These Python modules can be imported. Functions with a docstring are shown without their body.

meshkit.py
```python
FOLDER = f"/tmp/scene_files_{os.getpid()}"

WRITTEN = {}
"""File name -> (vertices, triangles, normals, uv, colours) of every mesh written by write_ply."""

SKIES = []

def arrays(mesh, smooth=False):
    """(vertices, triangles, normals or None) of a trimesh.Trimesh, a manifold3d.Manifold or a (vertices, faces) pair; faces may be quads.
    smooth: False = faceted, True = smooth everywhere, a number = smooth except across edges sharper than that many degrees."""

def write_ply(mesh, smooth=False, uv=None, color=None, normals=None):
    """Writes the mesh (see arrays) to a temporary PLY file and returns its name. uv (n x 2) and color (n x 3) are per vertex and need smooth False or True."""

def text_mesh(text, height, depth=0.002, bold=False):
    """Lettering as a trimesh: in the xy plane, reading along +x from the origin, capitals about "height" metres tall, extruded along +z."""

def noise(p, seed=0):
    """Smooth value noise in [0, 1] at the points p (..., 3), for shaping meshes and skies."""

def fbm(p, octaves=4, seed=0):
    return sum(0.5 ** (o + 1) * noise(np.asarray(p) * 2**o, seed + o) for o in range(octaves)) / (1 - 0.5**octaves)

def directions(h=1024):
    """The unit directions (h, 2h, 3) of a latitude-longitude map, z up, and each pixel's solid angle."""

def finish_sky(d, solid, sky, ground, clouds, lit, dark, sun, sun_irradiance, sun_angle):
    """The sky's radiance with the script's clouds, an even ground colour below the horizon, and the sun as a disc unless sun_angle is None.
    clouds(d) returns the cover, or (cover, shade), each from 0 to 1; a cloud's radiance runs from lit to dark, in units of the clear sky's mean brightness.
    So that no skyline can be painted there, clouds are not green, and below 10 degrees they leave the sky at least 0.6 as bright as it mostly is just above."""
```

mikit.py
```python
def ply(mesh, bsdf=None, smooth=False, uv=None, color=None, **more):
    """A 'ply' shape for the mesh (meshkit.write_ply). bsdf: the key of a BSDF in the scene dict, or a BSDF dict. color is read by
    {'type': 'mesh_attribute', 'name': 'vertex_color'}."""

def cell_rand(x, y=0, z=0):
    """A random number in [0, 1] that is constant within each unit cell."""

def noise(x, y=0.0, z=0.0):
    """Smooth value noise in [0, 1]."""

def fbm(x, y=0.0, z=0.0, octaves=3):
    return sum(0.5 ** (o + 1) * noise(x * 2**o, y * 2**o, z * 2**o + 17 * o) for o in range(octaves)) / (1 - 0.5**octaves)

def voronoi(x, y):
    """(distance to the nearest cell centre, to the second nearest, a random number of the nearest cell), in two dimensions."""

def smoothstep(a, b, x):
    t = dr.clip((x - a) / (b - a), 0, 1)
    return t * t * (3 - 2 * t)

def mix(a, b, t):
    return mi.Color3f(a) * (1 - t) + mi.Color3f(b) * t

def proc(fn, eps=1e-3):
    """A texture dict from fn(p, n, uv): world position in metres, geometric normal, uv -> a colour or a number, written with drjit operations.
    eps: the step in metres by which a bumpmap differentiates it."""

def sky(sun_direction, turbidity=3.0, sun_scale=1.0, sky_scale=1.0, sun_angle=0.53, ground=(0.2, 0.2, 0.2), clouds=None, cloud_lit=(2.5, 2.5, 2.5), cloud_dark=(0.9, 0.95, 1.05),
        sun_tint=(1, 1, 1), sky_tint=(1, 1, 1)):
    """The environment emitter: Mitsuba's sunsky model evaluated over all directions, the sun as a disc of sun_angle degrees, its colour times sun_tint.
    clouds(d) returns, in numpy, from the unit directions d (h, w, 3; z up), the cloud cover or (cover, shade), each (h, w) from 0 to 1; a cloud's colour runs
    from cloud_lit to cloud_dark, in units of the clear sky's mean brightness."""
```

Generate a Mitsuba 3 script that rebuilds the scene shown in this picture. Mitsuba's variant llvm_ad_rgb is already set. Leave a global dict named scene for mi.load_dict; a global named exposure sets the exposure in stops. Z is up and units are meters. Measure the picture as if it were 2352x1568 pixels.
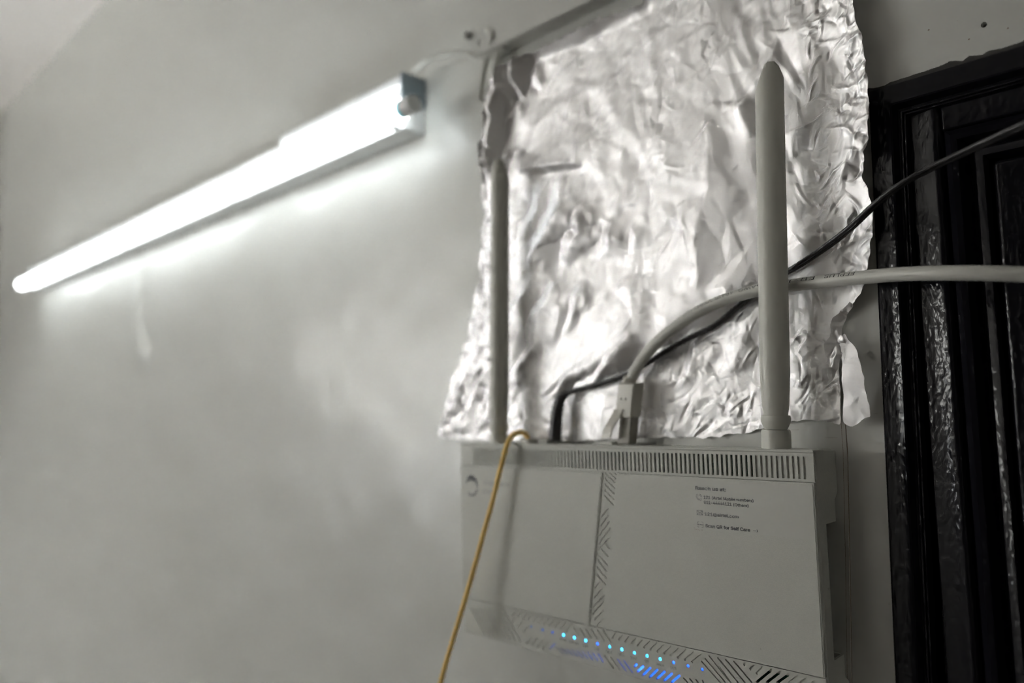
import math, random
import numpy as np, trimesh, mitsuba as mi, mikit, meshkit, drjit as dr
import manifold3d as m3
import shapely, shapely.geometry as sg, shapely.affinity as sa
from shapely.ops import unary_union
from scipy.interpolate import LinearNDInterpolator
from scipy.ndimage import gaussian_filter, distance_transform_edt
from scipy.fft import dctn, idctn

T = mi.ScalarTransform4f
scene, labels = {}, {}

# ------------------------------------------------------------------ camera, light, exposure
# x runs along the wall to the right, the wall is the plane y = 0 and the room lies at y < 0, z is up (metres)
CAM = [0.0, -0.3846, 1.95]
scene['camera'] = dict(type='thinlens', fov=67.323, fov_axis='x', aperture_radius=0.0036, focus_distance=0.372,
                       near_clip=0.01, far_clip=50.0,
                       to_world=T().look_at(CAM, [CAM[0] - 0.69098, CAM[1] + 0.71791, CAM[2] + 0.08457], [0.07717, -0.04307, 0.99609]))
exposure = 1.9
TUBE_RADIANCE = (2.4, 2.53, 2.57)         # the tube lamp in view
ROOM_TUBE_RADIANCE = (60.0, 60.0, 57.6)    # the second tube lamp, on the wall opposite
LED_BLUE = (0.02, 0.22, 2.6)
LED_CYAN = (0.05, 1.5, 4.0)

# ------------------------------------------------------------------ helpers
def numbered(key):
    if key not in scene and not any(k.startswith(key + '__') for k in scene):
        return key
    n = 1
    while f'{key}_{n:03d}' in scene or any(k.startswith(f'{key}_{n:03d}__') for k in scene):
        n += 1
    return f'{key}_{n:03d}'

def put(name, mesh, mat, parent=None, smooth=False, label=None, cat=None, group=None, kind=None, **kw):
    key = numbered((parent + '__' if parent else '') + name)
    scene[key] = mikit.ply(mesh, mat, smooth=smooth, **kw)
    tag(key, label, cat, group, kind)
    return key

def tag(key, label=None, cat=None, group=None, kind=None):
    d = {k: v for k, v in dict(label=label, category=cat, group=group, kind=kind).items() if v}
    if d:
        labels[key] = d

def tm(man):
    m = man.to_mesh()
    return trimesh.Trimesh(m.vert_properties[:, :3], m.tri_verts, process=False)

def man(mesh):
    return m3.Manifold(m3.Mesh(np.asarray(mesh.vertices, np.float32), np.asarray(mesh.faces, np.uint32)))

def mbox(x0, x1, y0, y1, z0, z1):
    return m3.Manifold.cube([x1 - x0, y1 - y0, z1 - z0]).translate([x0, y0, z0])

def rbox(x0, x1, y0, y1, z0, z1, r=0.001, n=12):
    s = m3.Manifold.sphere(r, n)
    return m3.Manifold.batch_hull([s.translate([x, y, z]) for x in (x0 + r, x1 - r) for y in (y0 + r, y1 - r) for z in (z0 + r, z1 - r)])

def cat_(meshes):
    return trimesh.util.concatenate(meshes)

def prism(poly, y_back, y_front):
    """polygon in (x, z) -> solid from y_back to y_front (y_front nearer the room, smaller y)."""
    out = []
    for g in getattr(poly, 'geoms', [poly]):
        if g.is_empty or g.area < 1e-12 or g.geom_type != 'Polygon':
            continue
        m = trimesh.creation.extrude_polygon(g, y_back - y_front, engine='earcut')
        v = m.vertices.copy()
        m.vertices = np.stack([v[:, 0], y_back - v[:, 2], v[:, 1]], 1)
        out.append(m)
    return cat_(out)

def profile_x(poly_yz, x0, x1):
    """polygon in (y, z) extruded along x."""
    m = trimesh.creation.extrude_polygon(poly_yz, x1 - x0, engine='earcut')
    v = m.vertices.copy()
    m.vertices = np.stack([x0 + v[:, 2], v[:, 0], v[:, 1]], 1)
    return m

def spline(pts, n=160):
    """Catmull-Rom through the points, resampled evenly."""
    p = np.asarray(pts, float)
    p = np.vstack([2 * p[0] - p[1], p, 2 * p[-1] - p[-2]])
    out = []
    for i in range(1, len(p) - 2):
        t = np.linspace(0, 1, 24, endpoint=False)[:, None]
        a, b, c, d = p[i - 1:i + 3]
        out.append(0.5 * (2 * b + (c - a) * t + (2 * a - 5 * b + 4 * c - d) * t**2 + (3 * b - a - 3 * c + d) * t**3))
    q = np.vstack(out + [p[-2:-1]])
    s = np.r_[0, np.cumsum(np.linalg.norm(np.diff(q, axis=0), axis=1))]
    u = np.linspace(0, s[-1], n)
    return np.stack([np.interp(u, s, q[:, k]) for k in range(3)], 1), u

def frames(path, ref):
    t = np.gradient(path, axis=0)
    t /= np.linalg.norm(t, axis=1, keepdims=True)
    b = np.asarray(ref, float) - (t @ np.asarray(ref, float))[:, None] * t
    b /= np.linalg.norm(b, axis=1, keepdims=True)
    return t, b, np.cross(t, b)

def tube(path, r, sides=20, ref=(0, -1, 0.13), caps=True):
    path = np.asarray(path, float)
    r = np.broadcast_to(r, (len(path),))
    t, a, b = frames(path, ref)
    ang = np.arange(sides) * 2 * np.pi / sides
    v = path[:, None] + r[:, None, None] * (np.cos(ang)[None, :, None] * a[:, None] + np.sin(ang)[None, :, None] * b[:, None])
    n = len(path)
    i, j = np.meshgrid(np.arange(n - 1), np.arange(sides), indexing='ij')
    q = np.stack([i * sides + j, i * sides + (j + 1) % sides, (i + 1) * sides + (j + 1) % sides, (i + 1) * sides + j], -1).reshape(-1, 4)
    f = np.vstack([q[:, [0, 1, 2]], q[:, [0, 2, 3]]])
    v = v.reshape(-1, 3)
    if caps:
        v = np.vstack([v, path[0], path[-1]])
        k = np.arange(sides)
        f = np.vstack([f, np.stack([(k + 1) % sides, k, k * 0 + n * sides], 1),
                       np.stack([(n - 1) * sides + k, (n - 1) * sides + (k + 1) % sides, k * 0 + n * sides + 1], 1)])
    return trimesh.Trimesh(v, f, process=False)

def lathe_z(profile, cx, cy, sides=40):
    """profile: (radius, z) from bottom to top, about the vertical through (cx, cy)."""
    m = trimesh.creation.revolve(np.array(profile, float), sections=sides)
    m.apply_translation([cx, cy, 0])
    if m.volume < 0:
        m.invert()
    return m

# ------------------------------------------------------------------ materials (colour, grain and gloss; shade too in the plug tip and slot board)
def rgb(*c):
    return {'type': 'rgb', 'value': list(c)}

def wall_bump(p, n, uv):
    broad = mikit.fbm(p.x * 9.0, p.y * 9.0, p.z * 9.0, 3)
    fine = mikit.fbm(p.x * 70.0, p.y * 70.0, p.z * 40.0, 3)
    return broad * 1.0 + fine * 0.035

def wall_colour(p, n, uv):
    s = mikit.fbm(p.x * 5.0, p.y * 5.0, p.z * 5.0, 3)
    d = mikit.noise(p.x * 260.0, p.y * 260.0, p.z * 260.0)
    c = mikit.mix((0.495, 0.498, 0.468), (0.53, 0.532, 0.507), s)
    return mikit.mix(c, (0.33, 0.32, 0.29), mikit.smoothstep(0.965, 1.0, d) * 0.5)

def brushed_bump(p, n, uv):
    return mikit.fbm(p.x * 14.0 + p.z * 3.0, p.y * 10.0, p.z * 420.0 - p.x * 90.0, 3) * 1.0

def plastic_colour(p, n, uv):
    g = mikit.noise(p.x * 2600.0, p.y * 2600.0, p.z * 2600.0)
    d = mikit.noise(p.x * 420.0, p.y * 420.0, p.z * 420.0)
    c = mikit.mix((0.405, 0.41, 0.378), (0.445, 0.447, 0.412), g)
    return mikit.mix(c, (0.23, 0.22, 0.20), mikit.smoothstep(0.955, 0.99, d) * 0.55)

def plastic_bump(p, n, uv):
    return mikit.fbm(p.x * 2200.0, p.y * 2200.0, p.z * 2200.0, 2)

def black_bump(p, n, uv):
    run = mikit.fbm(p.x * 420.0, p.y * 420.0, p.z * 26.0, 3)
    grit = mikit.fbm(p.x * 800.0, p.y * 800.0, p.z * 330.0, 2)
    return run * 0.45 + grit * 0.42

def mat(name, d):
    name = 'bsdf_' + name
    scene[name] = d
    return name

M = {}
M['wall'] = mat('wall_paint', dict(type='bumpmap', arbitrary=mikit.proc(wall_bump, 1e-3), scale=0.006,
    bsdf=dict(type='principled', base_color=mikit.proc(wall_colour), roughness=0.34, specular=0.5)))
M['ceiling'] = mat('ceiling_paint', dict(type='principled', base_color=rgb(0.86, 0.83, 0.80), roughness=0.7, specular=0.3))
M['plainwall'] = mat('room_paint', dict(type='principled', base_color=rgb(0.60, 0.59, 0.565), roughness=0.6, specular=0.3))
M['floor'] = mat('floor_tile_glaze', dict(type='principled', base_color=rgb(0.16, 0.14, 0.125), roughness=0.3, specular=0.5))
M['plastic'] = mat('router_plastic', dict(type='bumpmap', arbitrary=mikit.proc(plastic_bump, 2e-4), scale=0.00006,
    bsdf=dict(type='principled', base_color=mikit.proc(plastic_colour), roughness=0.48, specular=0.4)))
M['sticker'] = mat('sticker_paper', dict(type='principled', base_color=rgb(0.432, 0.434, 0.405), roughness=0.4, specular=0.45))
M['ink'] = mat('black_ink', dict(type='principled', base_color=rgb(0.012, 0.013, 0.016), roughness=0.5, specular=0.3))
M['greyink'] = mat('grey_print', dict(type='principled', base_color=rgb(0.20, 0.20, 0.19), roughness=0.5, specular=0.3))
M['board'] = mat('slot_shade_green', dict(type='principled', base_color=rgb(0.02, 0.09, 0.045), roughness=0.4, specular=0.5))
M['antenna'] = mat('antenna_plastic', dict(type='bumpmap', arbitrary=mikit.proc(plastic_bump, 2e-4), scale=0.00004,
    bsdf=dict(type='principled', base_color=rgb(0.50, 0.50, 0.455), roughness=0.42, specular=0.4)))
M['foil'] = mat('aluminium_foil', dict(type='twosided', bsdf=dict(type='roughconductor', material='Al', distribution='beckmann', alpha=0.29)))
M['black'] = mat('black_gloss_paint', dict(type='bumpmap', arbitrary=mikit.proc(black_bump, 4e-4), scale=0.0007,
    bsdf=dict(type='principled', base_color=rgb(0.003, 0.003, 0.0042), roughness=0.15, specular=0.11)))
M['blackedge'] = mat('worn_black_paint', dict(type='principled', base_color=rgb(0.022, 0.021, 0.020), roughness=0.7, specular=0.2))
M['cable'] = mat('white_cable_jacket', dict(type='principled', base_color=rgb(0.52, 0.52, 0.485), roughness=0.45, specular=0.4))
M['rubber'] = mat('black_cable_jacket', dict(type='principled', base_color=rgb(0.008, 0.008, 0.009), roughness=0.38, specular=0.4))
M['yellow'] = mat('yellow_jacket', dict(type='principled', base_color=rgb(0.74, 0.50, 0.13), roughness=0.45, specular=0.4))
M['clear'] = mat('plug_plastic', dict(type='principled', base_color=rgb(0.46, 0.445, 0.40), roughness=0.3, specular=0.5))
M['pvc'] = mat('white_pvc', dict(type='principled', base_color=rgb(0.50, 0.50, 0.475), roughness=0.4, specular=0.4))
M['fixture'] = mat('fixture_enamel', dict(type='principled', base_color=rgb(0.72, 0.74, 0.74), roughness=0.35, specular=0.5))
M['endcap'] = mat('end_plate_plastic', dict(type='principled', base_color=rgb(0.16, 0.20, 0.22), roughness=0.4, specular=0.5))
M['tip'] = mat('shaded_tip_plastic', dict(type='principled', base_color=rgb(0.22, 0.21, 0.18), roughness=0.3, specular=0.5))  # plug plastic darkened for the shade between latch and body
M['cyan'] = mat('cyan_cap_plastic', dict(type='principled', base_color=rgb(0.18, 0.62, 0.72), roughness=0.4, specular=0.5))
M['heatsink'] = mat('tube_back_plastic', dict(type='principled', base_color=rgb(0.75, 0.75, 0.75), roughness=0.4, specular=0.5))
M['diffuser'] = mat('tube_diffuser', dict(type='principled', base_color=rgb(0.8, 0.8, 0.8), roughness=0.5, specular=0.4))
M['screw'] = mat('screw_steel', dict(type='principled', base_color=rgb(0.12, 0.12, 0.11), roughness=0.4, metallic=0.6, specular=0.5))
M['wood'] = mat('dark_wood', dict(type='principled', base_color=rgb(0.045, 0.030, 0.022), roughness=0.45, specular=0.4))
M['dirt'] = mat('brown_dirt', dict(type='principled', base_color=rgb(0.26, 0.21, 0.17), roughness=0.9, specular=0.1))
M['ridge'] = mat('painted_cord', dict(type='principled', base_color=rgb(0.49, 0.48, 0.45), roughness=0.4, specular=0.45))
M['led'] = mat('led_lens', dict(type='principled', base_color=rgb(0.05, 0.25, 0.7), roughness=0.3, specular=0.5))
# ------------------------------------------------------------------ the room
XL, XR, YF, ZC = -1.79, 1.05, -1.95, 2.575
DL, DT = -0.1245, 2.0975          # left edge and top of the black door frame
def box(*a):
    return tm(mbox(*a))
def wall_sheet():
    """the wall with the doorway cut out, subdivided, with the plaster's lumps."""
    solid = mbox(XL - 0.1, XR + 0.1, 0.0, 0.12, 0.0, ZC + 0.1) - mbox(DL + 0.006, 0.80, -0.1, 0.3, -0.1, DT - 0.004)
    hole = m3.Manifold.cylinder(0.03, 0.0013, 0.0013, 14).rotate([90, 0, 0]).translate([-0.0744, 0.012, 2.1135])
    return tm(solid - hole)
put('wall_back', wall_sheet(), M['wall'], kind='structure')
put('wall_left', box(XL - 0.1, XL, YF - 0.1, 0.0, 0, ZC), M['plainwall'], kind='structure')
put('wall_front', box(XL - 0.1, XR + 0.1, YF - 0.1, YF, 0, ZC), M['plainwall'], kind='structure')
put('wall_right', box(XR, XR + 0.1, YF - 0.1, 0.0, 0, ZC), M['plainwall'], kind='structure')
put('ceiling', box(XL - 0.1, XR + 0.1, YF - 0.1, 0.1, ZC, ZC + 0.1), M['ceiling'], kind='structure')
put('floor', box(XL - 0.1, XR + 0.1, YF - 0.1, 0.1, -0.1, 0), M['floor'], kind='structure')

# lumps of plaster on the wall below the tube, and the small nail hole
def blob(x, z, rx, rz, h, n=26):
    g = np.linspace(-1, 1, n)
    u, w = np.meshgrid(g, g)
    r = np.sqrt(u**2 + w**2)
    y = -h * np.clip(1 - r**2, 0, None)**2 + 0.0003
    v = np.stack([x + u * rx, y, z + w * rz], -1).reshape(-1, 3)
    i, j = np.meshgrid(np.arange(n - 1), np.arange(n - 1), indexing='ij')
    q = np.stack([i * n + j, i * n + j + 1, (i + 1) * n + j + 1, (i + 1) * n + j], -1).reshape(-1, 4)
    m = trimesh.Trimesh(v, np.vstack([q[:, [0, 1, 2]], q[:, [0, 2, 3]]]), process=False)
    if m.face_normals[:, 1].mean() > 0:
        m.invert()
    return m
put('plaster_lump', blob(-1.04, 2.035, 0.028, 0.035, 0.006), M['wall'], 'wall_back', True)
put('plaster_lump', blob(-1.055, 2.085, 0.02, 0.06, 0.004), M['wall'], 'wall_back', True)
for x, z in ((-0.0656, 2.1086), (-0.0806, 2.1091), (-0.0965, 2.1193)):
    put('paint_speck', tm(m3.Manifold.sphere(0.0004, 10).scale([1, 0.3, 1]).translate([x, 0, z])), M['dirt'], 'wall_back')
nail = tm(m3.Manifold.cylinder(0.004, 0.0012, 0.0012, 14).rotate([90, 0, 0]).translate([-0.0744, 0.0075, 2.1135]))
put('nail_hole', nail, M['screw'], 'wall_back', label='small dark nail hole')

# a thin cord painted over, running down the wall between the router and the door, with dirt along both edges
def strip(xs, zs, w, y0, y1):
    l = [(x - w / 2, z) for x, z in zip(xs, zs)]
    r = [(x + w / 2, z) for x, z in zip(xs, zs)]
    return prism(sg.Polygon(l + r[::-1]), y0, y1)
LZ = [1.55, 1.8138, 1.873, 1.9234, 1.9403]
LX = [-0.1530, -0.1511, -0.1484, -0.1464, -0.1465]
put('painted_cord', strip(LX, LZ, 0.0017, 0.0005, -0.0005), M['ridge'], 'wall_back')
for s in (-1, 1):
    put('dirt_line', strip([x + s * 0.00105 for x in LX], LZ, 0.00032, 0.0002, -0.00008), M['dirt'], 'wall_back')

# ------------------------------------------------------------------ door frame and door
rng = np.random.default_rng(5)
def ragged(p0, p1, n, amp):
    t = np.linspace(0, 1, n)
    d = np.array(p1) - np.array(p0)
    nrm = np.array([-d[1], d[0]]) / np.linalg.norm(d)
    w = np.cumsum(rng.normal(size=n))
    w = (w - np.linspace(w[0], w[-1], n))
    w = w / (np.abs(w).max() + 1e-9)
    return np.array(p0) + t[:, None] * d + (amp * (w + 0.5 * rng.normal(size=n)))[:, None] * nrm
# casing profile across its width: (distance from the outer edge, height above the wall)
CASE = [(0.0, 0.0), (0.0, 0.0026), (0.0010, 0.0034), (0.0060, 0.0036), (0.0074, 0.0039), (0.0086, 0.0043), (0.0096, 0.0047), (0.0104, 0.0044), (0.0112, 0.0026), (0.0120, 0.0006), (0.0128, 0.0002),
        (0.0132, 0.0012), (0.0138, 0.0012), (0.0142, 0.0002), (0.0147, 0.0012), (0.0152, 0.0012), (0.0156, -0.002), (0.0166, -0.008), (0.0176, -0.010)]
def casing():
    """left jamb and head of the frame as one mitred moulding."""
    v, f = [], []
    zs = np.r_[0.0, np.linspace(1.4, 2.06, 60)]
    path = [('v', z) for z in zs]
    k = len(CASE)
    edge = np.interp(zs, [0, 1.4, 1.8186, 1.932, 2.06], [-0.133, -0.1315, -0.1293, -0.1270, -0.1245])
    rows = []
    for z, e in zip(zs, edge):
        rows.append([(e + d, -h, z) for d, h in CASE])
    rows.append([(-0.1238 + d, -h, 2.0980 - d * 1.05) for d, h in CASE])       # the mitre
    for x in np.linspace(-0.09, 0.86, 40):
        top = 2.0980 + (x + 0.1238) * 0.012
        rows.append([(x + d, -h, top - d * 1.05) for d, h in CASE])
    v = np.array(rows).reshape(-1, 3)
    i, j = np.meshgrid(np.arange(len(rows) - 1), np.arange(k - 1), indexing='ij')
    q = np.stack([i * k + j, (i + 1) * k + j, (i + 1) * k + j + 1, i * k + j + 1], -1).reshape(-1, 4)
    m = trimesh.Trimesh(v, np.vstack([q[:, [0, 1, 2]], q[:, [0, 2, 3]]]), process=False)
    if m.face_normals[:, 1].mean() > 0:
        m.invert()
    return m
put('trim_1', casing(), M['black'], kind='structure', smooth=28)
# the ragged edge where black paint ran onto the wall, along the head and down the jamb
top = ragged((-0.1262, 2.0985), (0.10, 2.1020), 90, 0.0009)
under = [(0.10, 2.094), (-0.122, 2.0915)]
put('paint_edge', prism(sg.Polygon(np.vstack([top, under])).buffer(0), 0.0004, -0.0034), M['blackedge'], 'trim_1', label='ragged edge of dull black paint')
zz = np.linspace(1.45, 2.096, 130)
ed = np.interp(zz, [1.4, 1.8186, 1.932, 2.06, 2.0975], [-0.1318, -0.1296, -0.1273, -0.1248, -0.1243]) + 0.00022 * np.cumsum(rng.normal(size=130)) * 0.2 + 0.00008 * rng.normal(size=130)
put('paint_edge', prism(sg.Polygon(list(zip(ed, zz)) + [(-0.120, 2.096), (-0.128, 1.45)]).buffer(0), 0.0004, -0.0016), M['blackedge'], 'trim_1')

# door: stile and rail around a sunk panel with a rounded moulding, one beside the other across the leaf
def ring(outer, inner):
    return sg.Polygon(outer, [inner])
def rect(x0, x1, z0, z1):
    return [(x0, z0), (x1, z0), (x1, z1), (x0, z1)]
DX0, DX1 = -0.1090, 0.72
put('leaf', box(DX0, DX1, 0.012, 0.040, 0.004, 2.0835), M['black'], 'door_1')
def upright(pts, z0, z1):
    """profile in (x, y) run straight up."""
    m = trimesh.creation.extrude_polygon(sg.Polygon(pts), z1 - z0, engine='earcut')
    m.apply_translation([0, 0, z0])
    return m
put('stile', upright([(DX0, 0.014), (DX0, 0.0030), (-0.1084, 0.0024), (-0.1050, 0.0021), (-0.1022, 0.0016), (-0.1002, 0.0010), (-0.0986, 0.0004), (-0.0974, 0.0002), (-0.0962, 0.0006), (-0.0948, 0.0022), (-0.0935, 0.0040), (-0.0935, 0.014)], 0.004, 2.0825), M['black'], 'door_1', 40)
put('stile', tm(rbox(0.62, DX1, 0.0005, 0.014, 0.004, 2.0825, 0.0012)), M['black'], 'door_1', 40)
put('rail', tm(rbox(-0.0945, 0.621, 0.0009, 0.014, 2.0705, 2.0825, 0.0012)), M['black'], 'door_1', 40)
for (z0, z1) in ((1.18, 2.0695), (0.12, 1.06)):
    pr = [(-0.0002, 0.0), (0.0026, -0.0026), (0.0050, -0.0022), (0.0064, 0.004), (0.0085, 0.0062), (0.0108, 0.0018), (0.0140, 0.0006), (0.0152, 0.006), (0.0175, 0.0085)]
    rows = [[(x0 + d, y, z0 + d), (x1 - d, y, z0 + d), (x1 - d, y, z1 - d), (x0 + d, y, z1 - d)] for (d, y) in pr for x0, x1 in ((-0.0930, 0.6185),)]
    v = np.array(rows).reshape(-1, 3)
    f = []
    for i in range(len(pr) - 1):
        for j in range(4):
            a, b = i * 4 + j, i * 4 + (j + 1) % 4
            f += [[a, b, b + 4], [a, b + 4, a + 4]]
    pm = trimesh.Trimesh(v, f, process=False)
    if pm.face_normals[:, 1].mean() > 0:
        pm.invert()
    put('panel_moulding', pm, M['black'], 'door_1', 35)
    put('panel', tm(rbox(-0.0762, 0.602, 0.0030, 0.0135, z0 + 0.0168, z1 - 0.0168, 0.0022)), M['black'], 'door_1', 40)
put('rail', tm(rbox(-0.0945, 0.621, 0.0009, 0.014, 1.06, 1.18, 0.0012)), M['black'], 'door_1', 40)
tag('door_1', kind='structure')

# ------------------------------------------------------------------ tube lamps
def tube_lamp(name, x0, x1, z, radiance, label, turn=None):
    """a batten on the wall y = 0: an enamelled channel with end plates, and one slim tube in front of its lower half."""
    def add(nm, mesh, *a, **k):
        if turn is not None:
            mesh.apply_transform(turn)
        return put(nm, mesh, *a, **k)
    def b(xa, xb, ya, yb, za, zb, r=0.0012):
        return tm(rbox(xa, xb, ya, yb, za, zb, r))
    add('channel', b(x0 + 0.02, x1 - 0.028, -0.0215, 0.0, z - 0.008, z + 0.0270), M['fixture'], name, 40)
    add('driver_box', b(x1 - 0.215, x1 - 0.0275, -0.0235, -0.0004, z + 0.0255, z + 0.0362, 0.003), M['fixture'], name, 40)
    for xe, m in ((x0 + 0.018, M['fixture']), (x1 - 0.0285, M['endcap'])):
        add('end_plate', b(xe, xe + 0.0025, -0.0240, -0.0004, z + (0.0125 if m == M['endcap'] else -0.005), z + (0.0364 if m == M['endcap'] else 0.0272), 0.0008), m, name, 40, label='dark blue grey end plate' if m == M['endcap'] else None)
    r, cy = 0.0080, -0.0335
    cyl = trimesh.creation.cylinder(r, x1 - x0 - 0.030, sections=40)
    cyl.apply_transform(trimesh.transformations.rotation_matrix(math.pi / 2, [0, 1, 0]))
    cyl.apply_translation([(x0 + x1) / 2, cy, z])
    key = add('lamp_tube', cyl, M['diffuser'], name, 40)
    scene[key]['emitter'] = dict(type='area', radiance=rgb(*radiance))
    for xa, xb, m in ((x0, x0 + 0.015, M['fixture']), (x1 - 0.0155, x1 - 0.0105, M['cyan']), (x1 - 0.011, x1, M['fixture'])):
        add('end_cap', tm(m3.Manifold.cylinder(xb - xa, r * 0.86, r * 0.86, 32).rotate([0, 90, 0]).translate([xa, cy, z])), m, name, 40, label='pale blue end ring' if m == M['cyan'] else None)
    for xa in (x0 + 0.022, x1 - 0.040):
        add('tube_holder', b(xa, xa + 0.008, cy + 0.004, -0.019, z - 0.007, z + 0.009), M['fixture'], name, 40)
    for xc in (x0 + 0.44, x1 - 0.32):
        ring_ = m3.Manifold.cylinder(0.010, r + 0.0010, r + 0.0010, 32) - m3.Manifold.cylinder(0.02, r + 0.0001, r + 0.0001, 32).translate([0, 0, -0.004])
        add('spring_clip', tm((ring_.rotate([0, 90, 0]) ^ mbox(-0.1, 0.1, 0.0, 0.1, -0.1, 0.1)).translate([xc, cy, z])), M['fixture'], name, 40)
    tag(name, label, 'tube light')
tube_lamp('tube_light', -1.492, -0.432, 2.1755, TUBE_RADIANCE, 'long lit white tube light fixed along the upper left wall')
END_TURN = np.array([[0, -1.0, 0, XL], [1, 0, 0, 0], [0, 0, 1, 0], [0, 0, 0, 1]])     # onto the end wall, facing +x
tube_lamp('tube_light_001', -1.88, -0.85, 2.10, ROOM_TUBE_RADIANCE, 'second tube light on the end wall outside the left of the picture', turn=END_TURN)
bulb = trimesh.creation.revolve([(0, -0.030), (0.012, -0.028), (0.022, -0.020), (0.029, -0.008), (0.030, 0.002), (0.026, 0.016), (0.018, 0.030), (0.014, 0.040), (0, 0.040)], sections=32)
bulb.apply_scale(0.5)
bulb.apply_transform(trimesh.transformations.rotation_matrix(-math.pi / 2, [0, 1, 0]))
bulb.apply_translation([XL + 0.074, -1.15, 1.80])
key = put('globe', bulb, M['diffuser'], 'bulb_lamp', True)
scene[key]['emitter'] = dict(type='area', radiance=rgb(190, 196, 205))
put('holder', tm(m3.Manifold.cylinder(0.056, 0.022, 0.018, 32).rotate([0, 90, 0]).translate([XL, -1.15, 1.80])), M['fixture'], 'bulb_lamp', 40)
tag('bulb_lamp', 'small bare bulb on the end wall left outside the picture', 'bulb lamp')
# added dark cupboard, unseen behind the camera, for the foil's dark facets to mirror
WX0, WX1, WY1 = -0.55, 0.95, -1.42
put('carcass', box(WX0, WX1, YF + 0.006, WY1 - 0.02, 0.06, 2.48), M['wood'], 'added_wardrobe')
put('plinth', box(WX0 + 0.03, WX1 - 0.03, YF + 0.006, WY1 - 0.05, 0.0, 0.06), M['wood'], 'added_wardrobe')
for i in range(3):
    a_ = WX0 + i * 0.5
    put('door', tm(rbox(a_ + 0.003, a_ + 0.497, WY1 - 0.02, WY1, 0.07, 2.47, 0.002)), M['wood'], 'added_wardrobe', 40)
    put('handle', tm(rbox(a_ + 0.44, a_ + 0.455, WY1, WY1 + 0.02, 1.0, 1.15, 0.003)), M['screw'], 'added_wardrobe__door' + ('' if i == 0 else f'_{i:03d}'), 40)
tag('added_wardrobe', 'added dark brown cupboard unseen behind the camera for the foil to mirror', 'added_wardrobe')

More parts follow.
